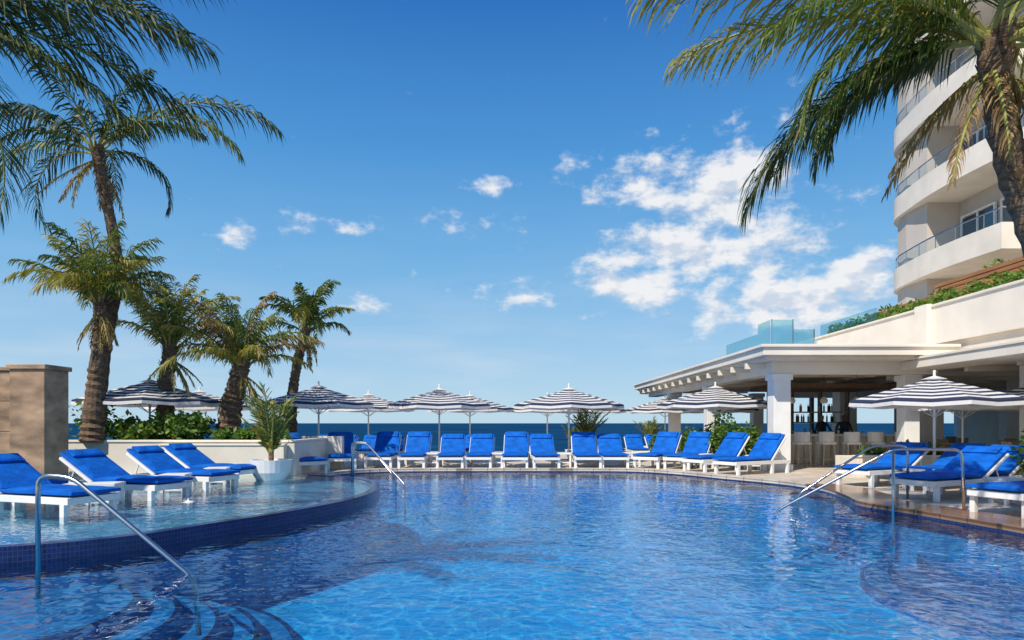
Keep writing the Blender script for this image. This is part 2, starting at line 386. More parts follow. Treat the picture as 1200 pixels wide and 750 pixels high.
# ---------------------------------------------------------------- umbrellas
def make_umbrella(R0,top,drop=.55):
    b=MB(); n=8
    def ringp(fr):
        z=top-drop*(fr**1.08)
        r=R0*fr
        P=[]
        for i in range(n):
            a=2*math.pi*(i+.5)/n; a2=2*math.pi*(i+1.5)/n
            p=Vector((r*math.cos(a),r*math.sin(a),z)); q=Vector((r*math.cos(a2),r*math.sin(a2),z))
            m_=(p+q)/2; m_.z-=.04*fr; m_.x*=.98;m_.y*=.98
            P+= [p,m_]
        return P
    st=[.02]+[.09+.91*i/13 for i in range(14)]
    for i in range(len(st)-1):
        A=ringp(st[i]);B=ringp(st[i+1]); k='navy' if i%2==1 else 'cream'
        for j in range(2*n):
            j2=(j+1)%(2*n); b.add([A[j],A[j2],B[j2],B[j]],[(0,1,2,3)],k)
    A=ringp(1.0); B=[Vector((p.x*1.01,p.y*1.01,p.z-.13)) for p in A]; C=[a.lerp(c,.35) for a,c in zip(A,B)]
    for j in range(2*n):
        j2=(j+1)%(2*n); b.add([A[j],A[j2],C[j2],C[j]],[(0,1,2,3)],'navy'); b.add([C[j],C[j2],B[j2],B[j]],[(0,1,2,3)],'cream')
    for j in range(n):
        a=2*math.pi*(j+.5)/n;a2=2*math.pi*(j+1.5)/n; r=R0*.15
        b.add([(0,0,top+.07),(r*math.cos(a),r*math.sin(a),top-.02),(r*math.cos(a2),r*math.sin(a2),top-.02)],[(0,1,2)],'cream')
        b.tube([(0.03*math.cos(a),.03*math.sin(a),top-.04),(R0*.98*math.cos(a),R0*.98*math.sin(a),top-drop-.03)],.012,'white',5)
        b.tube([(0.03*math.cos(a),.03*math.sin(a),top-.9),(R0*.5*math.cos(a),R0*.5*math.sin(a),top-drop*.5-.05)],.009,'white',5)
    b.tube([(0,0,0),(0,0,top+.14)],.03,'white',10)
    b.lathe([(.0,.15),(.06,.15),(.07,.08),(.32,.07),(.34,0)],(0,0,0),'concrete')
    b.lathe([(.0,.2),(.03,.18),(.035,.15),(.0,.12)],(0,0,top),'white',10)
    return b
um=make_umbrella(1.92,2.60).build('patio_umbrella',loc=(-10.4,19.6,.1),rot=0)
for x,y,r in ((-6.4,22.6,.2),(-6.1,29,.5),(-2.6,24.4,.1),(-1.85,30,.3),(2.0,24,.35),(1.6,31,.0),(3.6,33,.4),(6.85,23,.15),(9.6,32,.3),(7.4,33,.1),(-11.9,26,.3)):
    copy(um,(x,y,.1),r)
umb=make_umbrella(1.85,2.45,.52).build('patio_umbrella',loc=(9.9,16.0,.1),rot=.2)
copy(umb,(13.2,16.6,.1),.1)
copy(umb,(13.6,20.6,.1),.3)

# ---------------------------------------------------------------- foliage
def leafcloud(b,blobs,n,size,mats,flat=.5):
    for i in range(n):
        c,r=R.choice(blobs)
        d=Vector((R.gauss(0,1),R.gauss(0,1),R.gauss(0,1))).normalized()*(R.random()**.35)
        p=Vector(c)+Vector((d.x*r[0],d.y*r[1],d.z*r[2]))
        u=Vector((R.gauss(0,1),R.gauss(0,1),R.gauss(0,.6))).normalized(); w=u.cross(Vector((R.gauss(0,1),R.gauss(0,1),R.gauss(0,1)))).normalized()
        s=size*R.uniform(.6,1.4); 
        b.add([p,p+u*s*.5+w*s*.28,p+u*s,p+u*s*.5-w*s*.28],[(0,1,2,3)],R.choice(mats))
def shrub(name,loc,r,h,n=500,size=.13):
    b=MB(); bl=[]
    for i in range(7):
        a=R.uniform(0,6.28); q=R.uniform(0,.6)*r
        bl.append(((q*math.cos(a),q*math.sin(a),h*R.uniform(.35,.7)),(r*.5,r*.5,h*R.uniform(.25,.4))))
        b.tube([(0,0,0),(q*math.cos(a)*.5,q*math.sin(a)*.5,h*.3),(q*math.cos(a),q*math.sin(a),h*.7)],[.02,.014,.006],'bark',5)
    leafcloud(b,bl,n,size,['shrubA','shrubA','shrubB'])
    return b.build(name,loc=loc)
def frond(b,o,az,el,L,droop,mat,nl=46,lw=.045,ll=.62,hang=.9,twist=0):
    seg=14; pts=[];dirs=[];p=Vector(o)
    h=Vector((math.cos(az),math.sin(az),0)); side=Vector((-math.sin(az),math.cos(az),0))
    for i in range(seg+1):
        t=i/seg; a=el-droop*(t**1.35)
        d=(h*math.cos(a)+Vector((0,0,1))*math.sin(a)+side*twist*t).normalized()
        pts.append(p.copy());dirs.append(d); p=p+d*(L/seg)
    b.tube(pts,[.03*(1-.85*i/seg)+.004 for i in range(seg+1)],'rachis',5)
    for i in range(nl):
        t=.1+.9*(i+R.uniform(-.3,.3))/nl; t=min(.995,max(.08,t)); k=t*seg; j=int(k); fr=k-j; j=min(j,seg-1)
        q=pts[j].lerp(pts[j+1],fr); d=dirs[j]
        s=side-d*side.dot(d)
        s.normalize(); u=s.cross(d).normalized()
        if u.z<0 and abs(u.z)>.3: u=-u
        l=ll*L/3*(max(.12,math.sin(math.pi*min(1,.18+.76*t)))**.6)
        for sg in (-1,1):
            if R.random()<.1: continue
            ls=l*R.uniform(.65,1.15)
            dd=(d*(.6+.8*t)+s*sg*(.70+R.uniform(-.2,.2))+u*R.uniform(-.15,.3)).normalized()
            mid=q+dd*ls*.38
            d2=(dd+Vector((0,0,-hang*R.uniform(.3,1.3)))).normalized()
            m2=mid+d2*ls*.34
            d3=(d2+Vector((0,0,-hang*R.uniform(.3,1.1)))).normalized(); tip=m2+d3*ls*.32
            wv=(d+Vector((R.uniform(-.5,.5),R.uniform(-.5,.5),R.uniform(-.5,.5)))).normalized()*lw*.5
            b.add([q-wv*.5,q+wv*.5,mid+wv,mid-wv,m2+wv*.75,m2-wv*.75,tip],[(0,1,2,3),(3,2,4,5),(5,4,6)],'leafD' if (R.random()<.05 and mat!='leafC') else mat)
def palm(name,trunk,rads,fr,L,nl=46,lw=.045,ll=.62,hang=.9,seed=1,skirt=5):
    global R
    old=R; R=random.Random(seed)
    e=empty(name,trunk[0]); off=-Vector(trunk[0])
    path=spline(trunk,16); n=len(path)
    b=MB(); rr=[]
    for i in range(n):
        t=i/(n-1)*(len(rads)-1); j=min(int(t),len(rads)-2); r=rads[j]+(rads[j+1]-rads[j])*(t-j)
        rr.append(r*(1+(.09 if i%2 else -.05)+R.uniform(-.08,.08)))
    b.tube([p+off for p in path],rr,'bark',14)
    top=path[-1]+off
    for i in range(130):
        t=R.uniform(.35,1.0)**.8; c=path[int(t*(n-1))]+off; a=R.uniform(0,6.28); d=Vector((math.cos(a),math.sin(a),0)); r=rads[-1]*.85
        l=R.uniform(.12,.42)*(min(L,3)/3)*t; sd=Vector((-d.y,d.x,0))
        b.add([c+d*r+sd*.06,c+d*r-sd*.06,c+d*(r+l*.35)+Vector((0,0,l*.8))-sd*.02,c+d*(r+l*.35)+Vector((0,0,l*.8))+sd*.02],[(0,1,2,3)],R.choice(['bark','bark','bark','leafD']))
    b.build('trunk',parent=e,smooth=False)
    b=MB()
    for az,el,ln,dr,m_ in fr(R):
        a=rad(az); o=top+Vector((math.cos(a),math.sin(a),0))*rads[-1]*.6+Vector((0,0,R.uniform(-.15,.1)))
        frond(b,o,a,rad(el),ln,rad(dr),m_,nl,lw,ll,hang,R.uniform(-.3,.3))
    for i in range(skirt):
        a=R.uniform(0,6.28); frond(b,top-Vector((0,0,.3)),a,rad(R.uniform(-60,-25)),min(L,3)*R.uniform(.4,.6),rad(R.uniform(20,40)),'leafD',int(nl*.5),lw,ll*.7,1.4)
    b.build('crown',parent=e)
    R=old; return e
def ringfr(n,L,ms,elr=(5,80),drr=(60,120),extra=()):
    def f(R):
        out=[]
        for i in range(n):
            az=i*137.5+R.uniform(-12,12); q=i/n
            el=elr[1]+(elr[0]-elr[1])*q+R.uniform(-8,8)
            out.append((az,el,L*R.uniform(.8,1.12),R.uniform(*drr)*(.6+.5*q),R.choice(ms)))
        return out+list(extra)
    return f
palm('palm_tree',[(-11.3,18.4,1.0),(-11.0,18.4,3.4),(-10.7,18.5,5.6),(-11.0,18.5,7.6),(-11.2,18.4,8.9)],[.24,.17,.14,.13,.15],
     ringfr(10,3.3,['leafC','leafC','leafA'],(-5,80),(90,140),extra=[(0,44,5.3,90,'leafC'),(-8,34,4.4,100,'leafA'),(183,38,4.2,95,'leafC'),(172,20,3.8,95,'leafA')]),4,66,.045,.75,1.4,3)
palm('palm_tree',[(-11.0,17.9,1.0),(-10.9,17.9,2.6),(-10.75,17.9,3.9),(-10.8,17.9,4.7)],[.30,.22,.18,.18],
     ringfr(24,2.05,['leafB','leafA','leafB'],(30,89),(55,130),extra=[(180,78,2.3,60,'leafB'),(10,76,2.2,60,'leafA'),(90,84,2.3,40,'leafB')]),2.1,50,.04,.95,1.1,5,12)
palm('palm_tree',[(-9.7,19.2,.9),(-9.75,19.2,2.4),(-9.6,19.2,3.6)],[.30,.20,.18],
     ringfr(17,2.5,['leafB','leafA','leafB','leafB'],(45,89),(40,120)),2.5,50,.04,.75,.9,8,8)
palm('palm_tree',[(-8.2,19.6,.9),(-8.0,19.6,2.2),(-7.75,19.6,3.2)],[.34,.27,.22],
     ringfr(22,2.3,['leafB','leafA','leafB','leafD'],(20,87),(60,125),extra=[(150,66,3.2,60,'leafA'),(165,54,3.0,75,'leafA'),(140,74,3.0,60,'leafA')]),2.4,50,.04,.8,1.3,12,14)
palm('palm_tree',[(-7.5,23,.5),(-7.4,23,2.4),(-7.2,23,3.6),(-6.9,23,4.7)],[.24,.17,.14,.15],
     ringfr(19,2.0,['leafB','leafA','leafA'],(30,89),(60,140)),2.0,44,.05,.85,1.0,15,10)
palm('palm_tree',[(-14.2,9.6,0),(-12.4,9.0,2.6),(-9.9,8.4,5.0),(-7.3,8.0,6.35)],[.3,.22,.18,.17],
     ringfr(7,3.1,['leafC'],(-5,75),(60,110),extra=[(0,12,3.6,48,'leafC'),(-14,26,3.7,62,'leafC'),(16,32,3.5,65,'leafC'),(35,8,3.2,50,'leafC'),(-30,5,3.0,50,'leafC'),(4,-10,2.8,38,'leafC'),(8,45,3.8,75,'leafC')]),3.1,84,.032,.85,.9,21,3)
palm('palm_tree',[(8.1,8.3,.1),(7.0,8.1,2.0),(5.95,8.0,4.2),(5.62,8.0,6.0)],[.26,.19,.155,.17],
     ringfr(11,3.2,['leafC','leafA','leafB'],(-20,70),(70,110),extra=[(178,28,4.1,45,'leafB'),(170,24,3.6,48,'leafB'),(186,12,2.8,105,'leafA'),(165,-5,2.4,85,'leafC'),(192,40,4.1,45,'leafB'),(150,0,2.4,85,'leafC'),(205,15,3.4,65,'leafA'),(0,5,3,80,'leafC'),(176,0,2.5,80,'leafA'),(182,50,3.8,60,'leafA')]),3.3,92,.032,.85,1.0,27,8)

# ---------------------------------------------------------------- left planter, wall
b=MB()
b.box(-11.7,-5.9,17.9,18.15,-.2,1.0,'stucco'); b.box(-11.75,-5.85,17.87,18.2,1.0,1.06,'stucco_w')
b.box(-9.1,-5.9,17.65,17.9,-.2,.92,'stucco'); b.box(-9.13,-5.87,17.62,17.865,.92,.97,'stucco_w')
b.box(-11.7,-5.9,18.15,20.8,.1,.9,'soil')
b.box(-5.9,-5.7,17.9,20.9,-.2,1.0,'stucco'); b.box(-5.84,-5.66,17.87,20.95,1.003,1.06,'stucco_w')
b.box(-9.0,-5.2,20.9,21.15,.1,1.1,'stucco')
b.build('planter_wall',bevel=.01)
b=MB()
b.box(-10.75,-10.0,14.6,15.4,0,2.66,'stone'); b.box(-10.8,-9.95,14.55,15.45,2.66,2.76,'stone')
for i in range(4):
    for k in range(4): b.box(-16+k*1.31,-16+k*1.31+1.30,14.8,15.2,.0+i*.66,.65+i*.66,'stone')
b.box(-16,-10.81,14.75,15.25,2.64,2.72,'stone')
b.build('stone_wall',bevel=.01)
for x,y,r,h in ((-11.3,18.5,.7,1.5),(-10.5,18.4,.6,.8),(-9.9,18.4,.5,.7),(-9.1,18.5,.7,1.1),(-8.6,18.6,.6,.9),(-7.6,18.5,.5,.45),(-7.0,18.5,.6,.5),(-6.4,18.6,.5,.45),(-9.4,19.9,.8,1.1),(-7.2,20.2,.7,.8)):
    shrub('shrub',(x,y,.9),r,h,520,.15)
shrub('shrub',(-11.8,16.9,.1),.6,2.0,500,.15)
b=MB(); b.lathe([(0,0),(.26,0),(.40,.25),(.44,.52),(.40,.52),(.38,.46),(0,.46)],(0,0,0),'white')
b.tube([(0,0,.45),(0,0,.7)],.06,'bark',8)
for i in range(16):
    frond(b,Vector((0,0,.6)),i*2.4,rad(R.uniform(62,88)),R.uniform(1.1,1.6),rad(R.uniform(15,45)),R.choice(['leafA','leafB']),26,.04,.7,.3)
pp=b.build('potted_palm',loc=(-5.75,16.3,.06),scale=1.1)
for x,y,s in ((2.75,25.2,1.0),(2.4,27,.7),(6.0,29.5,.8)): copy(pp,(x,y,.1),R.uniform(0,6),s)

# ---------------------------------------------------------------- handrails
def bend(a,c,d,r=.12):
    a,c,d=Vector(a),Vector(c),Vector(d); A=c+(a-c).normalized()*r; D_=c+(d-c).normalized()*r
    return [tuple(A*(1-t)**2+c*2*t*(1-t)+D_*t*t) for t in (0,.25,.5,.75,1)]
def railpath(pts,r=.13):
    out=[pts[0]]
    for i in range(1,len(pts)-1): out+=bend(pts[i-1],pts[i],pts[i+1],r)
    out.append(pts[-1]); return out
def rail2(name,paths,r=.022):
    b=MB()
    for p in paths:
        b.tube(railpath(p),r,'steel',12)
    return b.build(name,smooth=True)
rail2('pool_handrail',[[(-4.86,7.0,-.3),(-4.86,7.0,.97),(-4.5,6.98,.95),(-3.15,6.78,-.05),(-3.1,6.76,-.6)]],.024)
rail2('pool_handrail',[[(-3.95,17.0,.1),(-3.95,17.0,1.0),(-3.6,16.9,1.0),(-2.5,16.0,.05),(-2.5,16,-.8)],[(-4.2,17.9,.1),(-4.2,17.9,1.0),(-3.8,17.8,1.0),(-2.9,17.1,.1),(-2.9,17.1,-.8)]])
rail2('pool_handrail',[[(7.15,10.8,.1),(7.12,10.8,1.08),(6.2,11.1,1.08),(4.5,11.7,-.02),(4.45,11.7,-.8)],[(6.2,11.1,-.5),(6.2,11.1,1.06)]],.024)
rail2('pool_handrail',[[(7.3,12.6,.1),(7.3,12.6,1.08),(6.7,12.7,1.08),(5.4,12.9,.15),(5.35,12.9,-.8)]],.022)

# ---------------------------------------------------------------- bar pavilion
P=empty('bar_pavilion')
b=MB()
def col(x,y,w=.5,z1=2.95):
    b.box(x-w/2,x+w/2,y-w/2,y+w/2,.1,z1,'white'); b.box(x-w/2-.05,x+w/2+.05,y-w/2-.05,y+w/2+.05,.1,.3,'white'); b.box(x-w/2-.05,x+w/2+.05,y-w/2-.05,y+w/2+.05,z1-.18,z1-.002,'white')
for y in (20.2,27.0,33.2): col(7.9,y)
col(11.9,33.2); col(11.95,20.6,.45)
b.build('columns',parent=P,bevel=.012)
b=MB()
b.box(7.0,12.48,19.0,39,3.40,3.62,'stucco_w'); b.box(6.93,12.46,18.93,39.1,3.62,3.70,'stucco_w')
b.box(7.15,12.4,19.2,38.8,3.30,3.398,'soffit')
b.box(7.6,12.45,19.95,20.45,2.95,3.30,'stucco_w')
b.box(7.6,8.1,20.452,38,2.95,3.30,'stucco_w')
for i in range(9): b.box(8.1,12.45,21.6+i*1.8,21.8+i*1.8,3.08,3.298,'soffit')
for i in range(14): b.box(7.02,7.6,20.5+i*1.35,20.62+i*1.35,3.12,3.298,'stucco')
b.build('roof',parent=P,bevel=.01)
b=MB()
b.box(9.4,13.4,23.6,24.1,.1,1.05,'stucco'); b.box(9.3,13.5,23.45,24.2,1.05,1.13,'white')
for i in range(13): b.box(9.45+i*.31,9.45+i*.31+.06,23.56,23.598,.12,1.04,'lightwood')
b.box(9.4,9.9,24.1,28,.1,1.048,'stucco'); b.box(9.3,10.0,24.2,28.1,1.051,1.13,'white')
b.box(10.6,13.2,26.2,26.7,.1,1.0,'lightwood')
for z in (1.5,1.9): b.box(10.8,13.0,26.3,26.6,z,z+.05,'lightwood')
for x in (10.8,11.9,12.95): b.box(x,x+.06,26.3,26.6,1.0,2.7,'darkwood')
for i in range(44):
    x=10.9+R.uniform(0,2.0); z=R.choice([1.0,1.55,1.95]); b.tube([(x,26.45,z),(x,26.45,z+.2),(x,26.45,z+.23),(x,26.45,z+.3)],[.035,.035,.015,.013],R.choice(['window','leafC','white','lightwood']),6)
for i in range(14): b.box(9.3,13.4,23.4+i*.25,23.48+i*.25,2.72,2.86,'darkwood')
for x in (9.35,13.3): b.box(x,x+.08,23.4,26.8,2.861,2.93,'darkwood')
for i in range(4):
    x=9.5+i*1.1
    b.tube([(x,23.2,3.3),(x,23.2,2.4)],.008,'dark',5); b.lathe([(0,0),(.07,-.03),(.13,-.12),(.10,-.22),(0,-.23)],(x,23.2,2.4),'cream',14)
for i in range(3): # bottles, bowls, menus left on the counter
    x=9.9+i*1.1; b.lathe([(0,0),(.07,.0),(.14,.09),(.12,.09),(.05,.02),(0,.02)],(x,23.8,1.13),'lightwood',14)
b.build('bar_counter',parent=P,bevel=.006)
b=MB()
for sx in (-.17,.17):
    for sy in (-.17,.17): b.tube([(sx*1.2,sy*1.2,0),(sx,sy,.72)],.018,'lightwood',6)
b.tube([(-.19,-.19,.25),(.19,-.19,.25)],.012,'lightwood',5);b.tube([(-.19,.19,.25),(.19,.19,.25)],.012,'lightwood',5)
b.box(-.22,.22,-.21,.21,.72,.79,'cream')
for i in range(9):
    a=rad(180+20*i); a2=rad(180+20*(i+1)) 
    b.add([(.24*math.cos(a),.23*math.sin(a),.80),(.24*math.cos(a2),.23*math.sin(a2),.80),(.25*math.cos(a2),.25*math.sin(a2),1.12),(.25*math.cos(a),.25*math.sin(a),1.12)],[(0,1,2,3)],'cream')
bs=b.build('bar_stool',loc=(9.3,21.9,.1),rot=0)
for x,y,r in ((10.1,21.95,.1),(10.9,21.9,-.1),(11.7,22.0,0),(12.5,21.9,.2),(8.8,24.6,-1.5),(8.8,25.4,-1.6),(8.8,26.3,-1.5)): copy(bs,(x,y,.1),r)
b=MB(); b.box(-.45,.45,-.45,.45,.72,.76,'lightwood'); b.tube([(0,0,0),(0,0,.72)],.04,'dark',8); b.lathe([(0,.03),(.28,.02),(.28,0)],(0,0,0),'dark')
dt=b.build('dining_table',loc=(14.5,22,.1),bevel=.005)
b=MB()
for sx in (-.2,.2):
    b.tube([(sx,-.2,0),(sx,-.2,.45)],.018,'lightwood',6); b.tube([(sx,.2,0),(sx,.2,.45),(sx,.25,.88)],.018,'lightwood',6)
b.box(-.23,.23,-.23,.23,.44,.5,'cream'); b.box(-.2,.2,.2,.24,.6,.86,'lightwood')
dc=b.build('dining_chair',loc=(14.5,22.8,.1),bevel=.005)
for x,y in ((15.2,19.6),(16.8,22),(14.2,26),(16.5,26),(18.5,24),(15,29),(18,29)):
    copy(dt,(x,y,.1),.1); copy(dc,(x,y+.75,.1),0); copy(dc,(x,y-.75,.1),math.pi); copy(dc,(x-.75,y,.1),math.pi/2)

# ---------------------------------------------------------------- hotel building
Hh=empty('hotel_building')
b=MB()
b.box(11.4,12.6,4,20.55,3.06,3.30,'stucco_w')
b.box(11.36,12.6,3.95,20.58,3.30,3.37,'stucco_w')
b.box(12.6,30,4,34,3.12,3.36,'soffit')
b.box(12.5,12.8,4,28,3.84,4.95,'stucco_w')
b.box(12.45,12.85,4,28.05,4.95,5.02,'stucco_w')
b.box(12.34,12.497,20.3,20.95,3.72,5.05,'stucco_w')
b.box(12.62,30,4,34,3.363,3.84,'stucco')
b.box(10.6,12.498,28,34,3.72,4.72,'stucco_w')
b.box(12.803,30,28.06,34,3.843,4.7,'stucco_w')
b.build('terrace_slab',parent=Hh,bevel=.01)
b=MB()
for x,y in ((14.6,24),(14.6,30),(18,30),(14.0,18),(18,24),(22,30)): b.box(x-.36,x+.36,y-.36,y+.36,.1,3.118,'white')
b.box(22,22.3,4,34,.1,3.118,'stucco'); 
b.box(12.6,22,33.5,33.8,2.75,3.118,'stucco'); b.box(12.6,22,33.5,33.8,.1,.5,'stucco')
for x in (12.6,14.7,16.8,18.9,21): b.box(x,x+.14,33.52,33.78,.5,2.75,'darkwood')
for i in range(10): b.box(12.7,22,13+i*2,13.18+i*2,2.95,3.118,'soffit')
b.build('ground_floor',parent=Hh,bevel=.01)
b=MB()
for (y0,y1,z0,z1,x) in ((20.5,27.2,5.15,5.85,14.2),(17.5,24.5,5.9,6.5,15.2)):
    nn=4
    for i in range(nn):
        hz=(z1-z0)/nn; b.box(x,x+.06,y0,y1,z0+i*hz,z0+i*hz+hz-.03,'wood'); b.box(x,x+1.2,y0-.07,y0-.01,z0+i*hz,z0+i*hz+hz-.03,'wood')
        b.box(x,x+1.2,y1+.01,y1+.07,z0+i*hz,z0+i*hz+hz-.03,'wood')
    b.box(x+.07,x+1.5,y0,y1,3.85,z1-.1,'soil')
b.build('wooden_planter',bevel=.004)
b=MB(); leafcloud(b,[((15.0,y,5.95),(.4,.5,.2)) for y in (21,23.5,26.8)]+[((16.1,y,6.65),(.4,.6,.22)) for y in (18,19.5,22.5)],900,.15,['shrubA','shrubB']); b.build('shrub')
b=MB(); leafcloud(b,[((12.93,17.3+.45*i,5.14+.1*math.sin(i*2.1)),(.26,.35,.24)) for i in range(23)],4000,.13,['shrubA','shrubB','shrubB']); b.build('hedge')
b=MB()
b.box(10.7,11.53,28.03,28.05,4.72,5.75,'tealglass'); b.box(11.56,12.39,28.03,28.05,4.72,5.35,'tealglass')
for i in range(4): b.box(10.62,10.64,28.1+i*1.45,29.5+i*1.45,4.72,5.75 if i<1 else 5.35,'tealglass')
for i in range(3): b.box(12.6,12.62,23.6+i*1.45,25.0+i*1.45,5.02,5.5,'tealglass')
for x,z in ((10.66,5.77),(11.53,5.77),(12.4,5.37)): b.box(x-.02,x+.02,28.0,28.028,4.6,z,'steel')
b.build('glass_railing')
core=[(30,33.5),(20.3,33.5),(18.9,33.1),(18.25,32.3),(18.02,31.2),(18.0,29.6),(19.4,29.55),(19.3,24.0),(19.3,14),(30,14)]
b=MB()
z0,z1=3.85,26
nC=len(core)
for i in range(nC):
    a,c=core[i],core[(i+1)%nC]
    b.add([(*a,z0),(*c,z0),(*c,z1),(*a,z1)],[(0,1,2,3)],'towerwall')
b.add([(*p,z1) for p in core],[tuple(range(nC))],'stucco_w')
b.build('tower_walls',parent=Hh)
bo=spline([(21.8,33.9,0),(19.9,33.8,0),(18.7,33.2,0),(18.0,32.1,0),(17.7,30.6,0),(17.45,28.6,0),(17.4,26.6,0),(17.5,24.4,0)],6)
bo=[(p.x,p.y) for p in bo]+[(19.5,24.4)]
bi=[]
for i,pt in enumerate(bo):
    a=Vector(bo[max(0,i-1)]);c=Vector(bo[min(len(bo)-1,i+1)]); d=(c-a).normalized(); bi.append((pt[0]-d.y*.2,pt[1]+d.x*.2))
def strip(b,A,B,za,zb,mat):
    for i in range(len(A)-1):
        a,c,e,f=A[i],A[i+1],B[i],B[i+1]
        b.add([(*a,za),(*c,za),(*c,zb),(*a,zb)],[(0,1,2,3)],mat); b.add([(*e,za),(*e,zb),(*f,zb),(*f,za)],[(0,1,2,3)],mat)
        b.add([(*a,zb),(*c,zb),(*f,zb),(*e,zb)],[(0,1,2,3)],mat); b.add([(*a,za),(*e,za),(*f,za),(*c,za)],[(0,1,2,3)],mat)
b=MB(); g=MB()
for k in range(6):
    z=7.75+3.3*k
    strip(b,bo,bi,z,z+.95,'stucco_w')
    b.add([(*p,z+.02) for p in bi]+[(21.8,24.45,z+.02),(21.8,33.5,z+.02)],[tuple(range(len(bi)+2))],'stucco_w')
    b.add([(*p,z+.25) for p in bi]+[(21.8,24.45,z+.25),(21.8,33.5,z+.25)],[tuple(range(len(bi)+2))],'stucco')
    mid=[((p[0]+q[0])/2,(p[1]+q[1])/2) for p,q in zip(bo,bi)]
    for i in range(3,len(mid)-1):
        a,c=mid[i],mid[i+1]; g.add([(*a,z+.96),(*c,z+.96),(*c,z+1.5),(*a,z+1.5)],[(0,1,2,3)],'glass')
    g.tube([(*p,z+1.52) for p in mid[3:]],.03,'steel',8)
    for i in range(3,len(mid),4): g.tube([(*mid[i],z+.95),(*mid[i],z+1.5)],.018,'steel',6)
    for (y0,y1) in ((27.2,29.2),(24.6,26.8)):
        b.box(19.25,19.38,y0,y1,z+.26,z+2.45,'window')
        for yy in (y0,(y0+y1)/2,y1): b.box(19.2,19.3,yy-.04,yy+.04,z+.26,z+2.5,'white')
        b.box(19.2,19.3,y0-.04,y1+.04,z+2.5,z+2.58,'white')
b.build('balconies',parent=Hh); g.build('balcony_rails',parent=Hh)
b=MB(); b.box(8.9,11.6,17.6,17.8,.1,.62,'stucco'); b.box(8.9,11.6,18.6,18.8,.1,.62,'stucco'); b.box(8.9,9.1,17.803,18.597,.1,.62,'stucco'); b.box(11.4,11.6,17.803,18.597,.1,.62,'stucco'); b.box(9.1,11.4,17.8,18.6,.1,.55,'soil')
b.box(8.87,11.63,17.57,17.83,.622,.67,'stucco_w')
b.build('planter_box',bevel=.01)
for x,y,z,r,h in ((9.6,18.2,.55,.5,.35),(10.6,18.2,.55,.5,.45),(11.2,18.2,.55,.4,.4),(6.9,21.5,.1,.8,1.75),(7.6,21.2,.1,.6,1.5),(6.6,22.4,.1,.7,1.8),(9.95,12.3,.1,.6,1.2),(10.6,13.4,.1,.7,1.3),(11.2,14.6,.1,.7,1.0),(3.4,25.6,.1,.5,.9),(7.2,28,.1,.6,1.4),(5.4,24.5,.1,.5,1.2)):
    shrub('shrub',(x,y,z),r,h,800 if h>1 else 350,.15)

# ---------------------------------------------------------------- people at the bar
def personmat(shirt,trou,hair,sk):
    m,nt,out=newmat('person_clothes')
    tc=N(nt,'ShaderNodeTexCoord'); sp=N(nt,'ShaderNodeSeparateXYZ'); nt.links.new(tc.outputs['Object'],sp.inputs[0])
    cr=N(nt,'ShaderNodeValToRGB'); cr.color_ramp.interpolation='CONSTANT'
    nt.links.new(math_(nt,'DIVIDE',sp.outputs[2],2.0),cr.inputs[0])
    el=cr.color_ramp.elements; el[0].position=0; el[0].color=(.02,.02,.02,1); el[1].position=.05; el[1].color=(*trou,1)
    for p_,c in ((.47,shirt),(.735,sk),(.83,hair)): e=el.new(p_); e.color=(*c,1)
    p=N(nt,'ShaderNodeBsdfPrincipled',Roughness=.7); nt.links.new(cr.outputs[0],p.inputs['Base Color']); nt.links.new(p.outputs[0],out.inputs[0]); return m
def person(loc,rot,m,armL,armR):
    J={'pel':(0,0,.95,.15),'ab':(0,0,1.12,.135),'ch':(0,0,1.32,.15),'nk':(0,0,1.5,.055),'hd':(0,-.01,1.60,.085),'ht':(0,0,1.70,.085),
     'sl':(.17,0,1.42,.06),'sr':(-.17,0,1.42,.06),'el':armL[0]+(.042,),'wl':armL[1]+(.03,),'fl':armL[2]+(.03,),'er':armR[0]+(.042,),'wr':armR[1]+(.03,),'fr':armR[2]+(.03,),
     'hl':(.1,0,.88,.09),'hr':(-.1,0,.88,.09),'kl':(.11,-.02,.48,.06),'kr':(-.11,.02,.48,.06),'al':(.11,.02,.09,.042),'ar':(-.11,.04,.09,.042),'tl':(.12,-.14,.04,.035),'tr':(-.12,-.12,.04,.035)}
    E=[('pel','ab'),('ab','ch'),('ch','nk'),('nk','hd'),('hd','ht'),('ch','sl'),('sl','el'),('el','wl'),('wl','fl'),('ch','sr'),('sr','er'),('er','wr'),('wr','fr'),('pel','hl'),('hl','kl'),('kl','al'),('al','tl'),('pel','hr'),('hr','kr'),('kr','ar'),('ar','tr')]
    ks=list(J); me=bpy.data.meshes.new('person'); me.from_pydata([J[k][:3] for k in ks],[(ks.index(a),ks.index(c)) for a,c in E],[])
    o=bpy.data.objects.new('person',me); COL.objects.link(o); o.location=loc; o.rotation_euler=(0,0,rot)
    s=o.modifiers.new('skin','SKIN'); 
    if not me.skin_vertices: 
        bm=bmesh.new(); bm.from_mesh(me); bm.verts.layers.skin.verify(); bm.to_mesh(me); bm.free()
    for i,k in enumerate(ks): me.skin_vertices[0].data[i].radius=(J[k][3],J[k][3]*.85)
    me.skin_vertices[0].data[0].use_root=True
    sub=o.modifiers.new('sub','SUBSURF'); sub.levels=2; sub.render_levels=2
    me.materials.append(m)
person((11.3,24.9,.1),.2,personmat((.03,.03,.035),(.03,.03,.04),(.015,.01,.008),(.28,.15,.09)),((.27,-.08,1.2),(.18,-.3,1.1),(.16,-.38,1.08)),((-.27,-.05,1.18),(-.2,-.28,1.08),(-.16,-.36,1.06)))
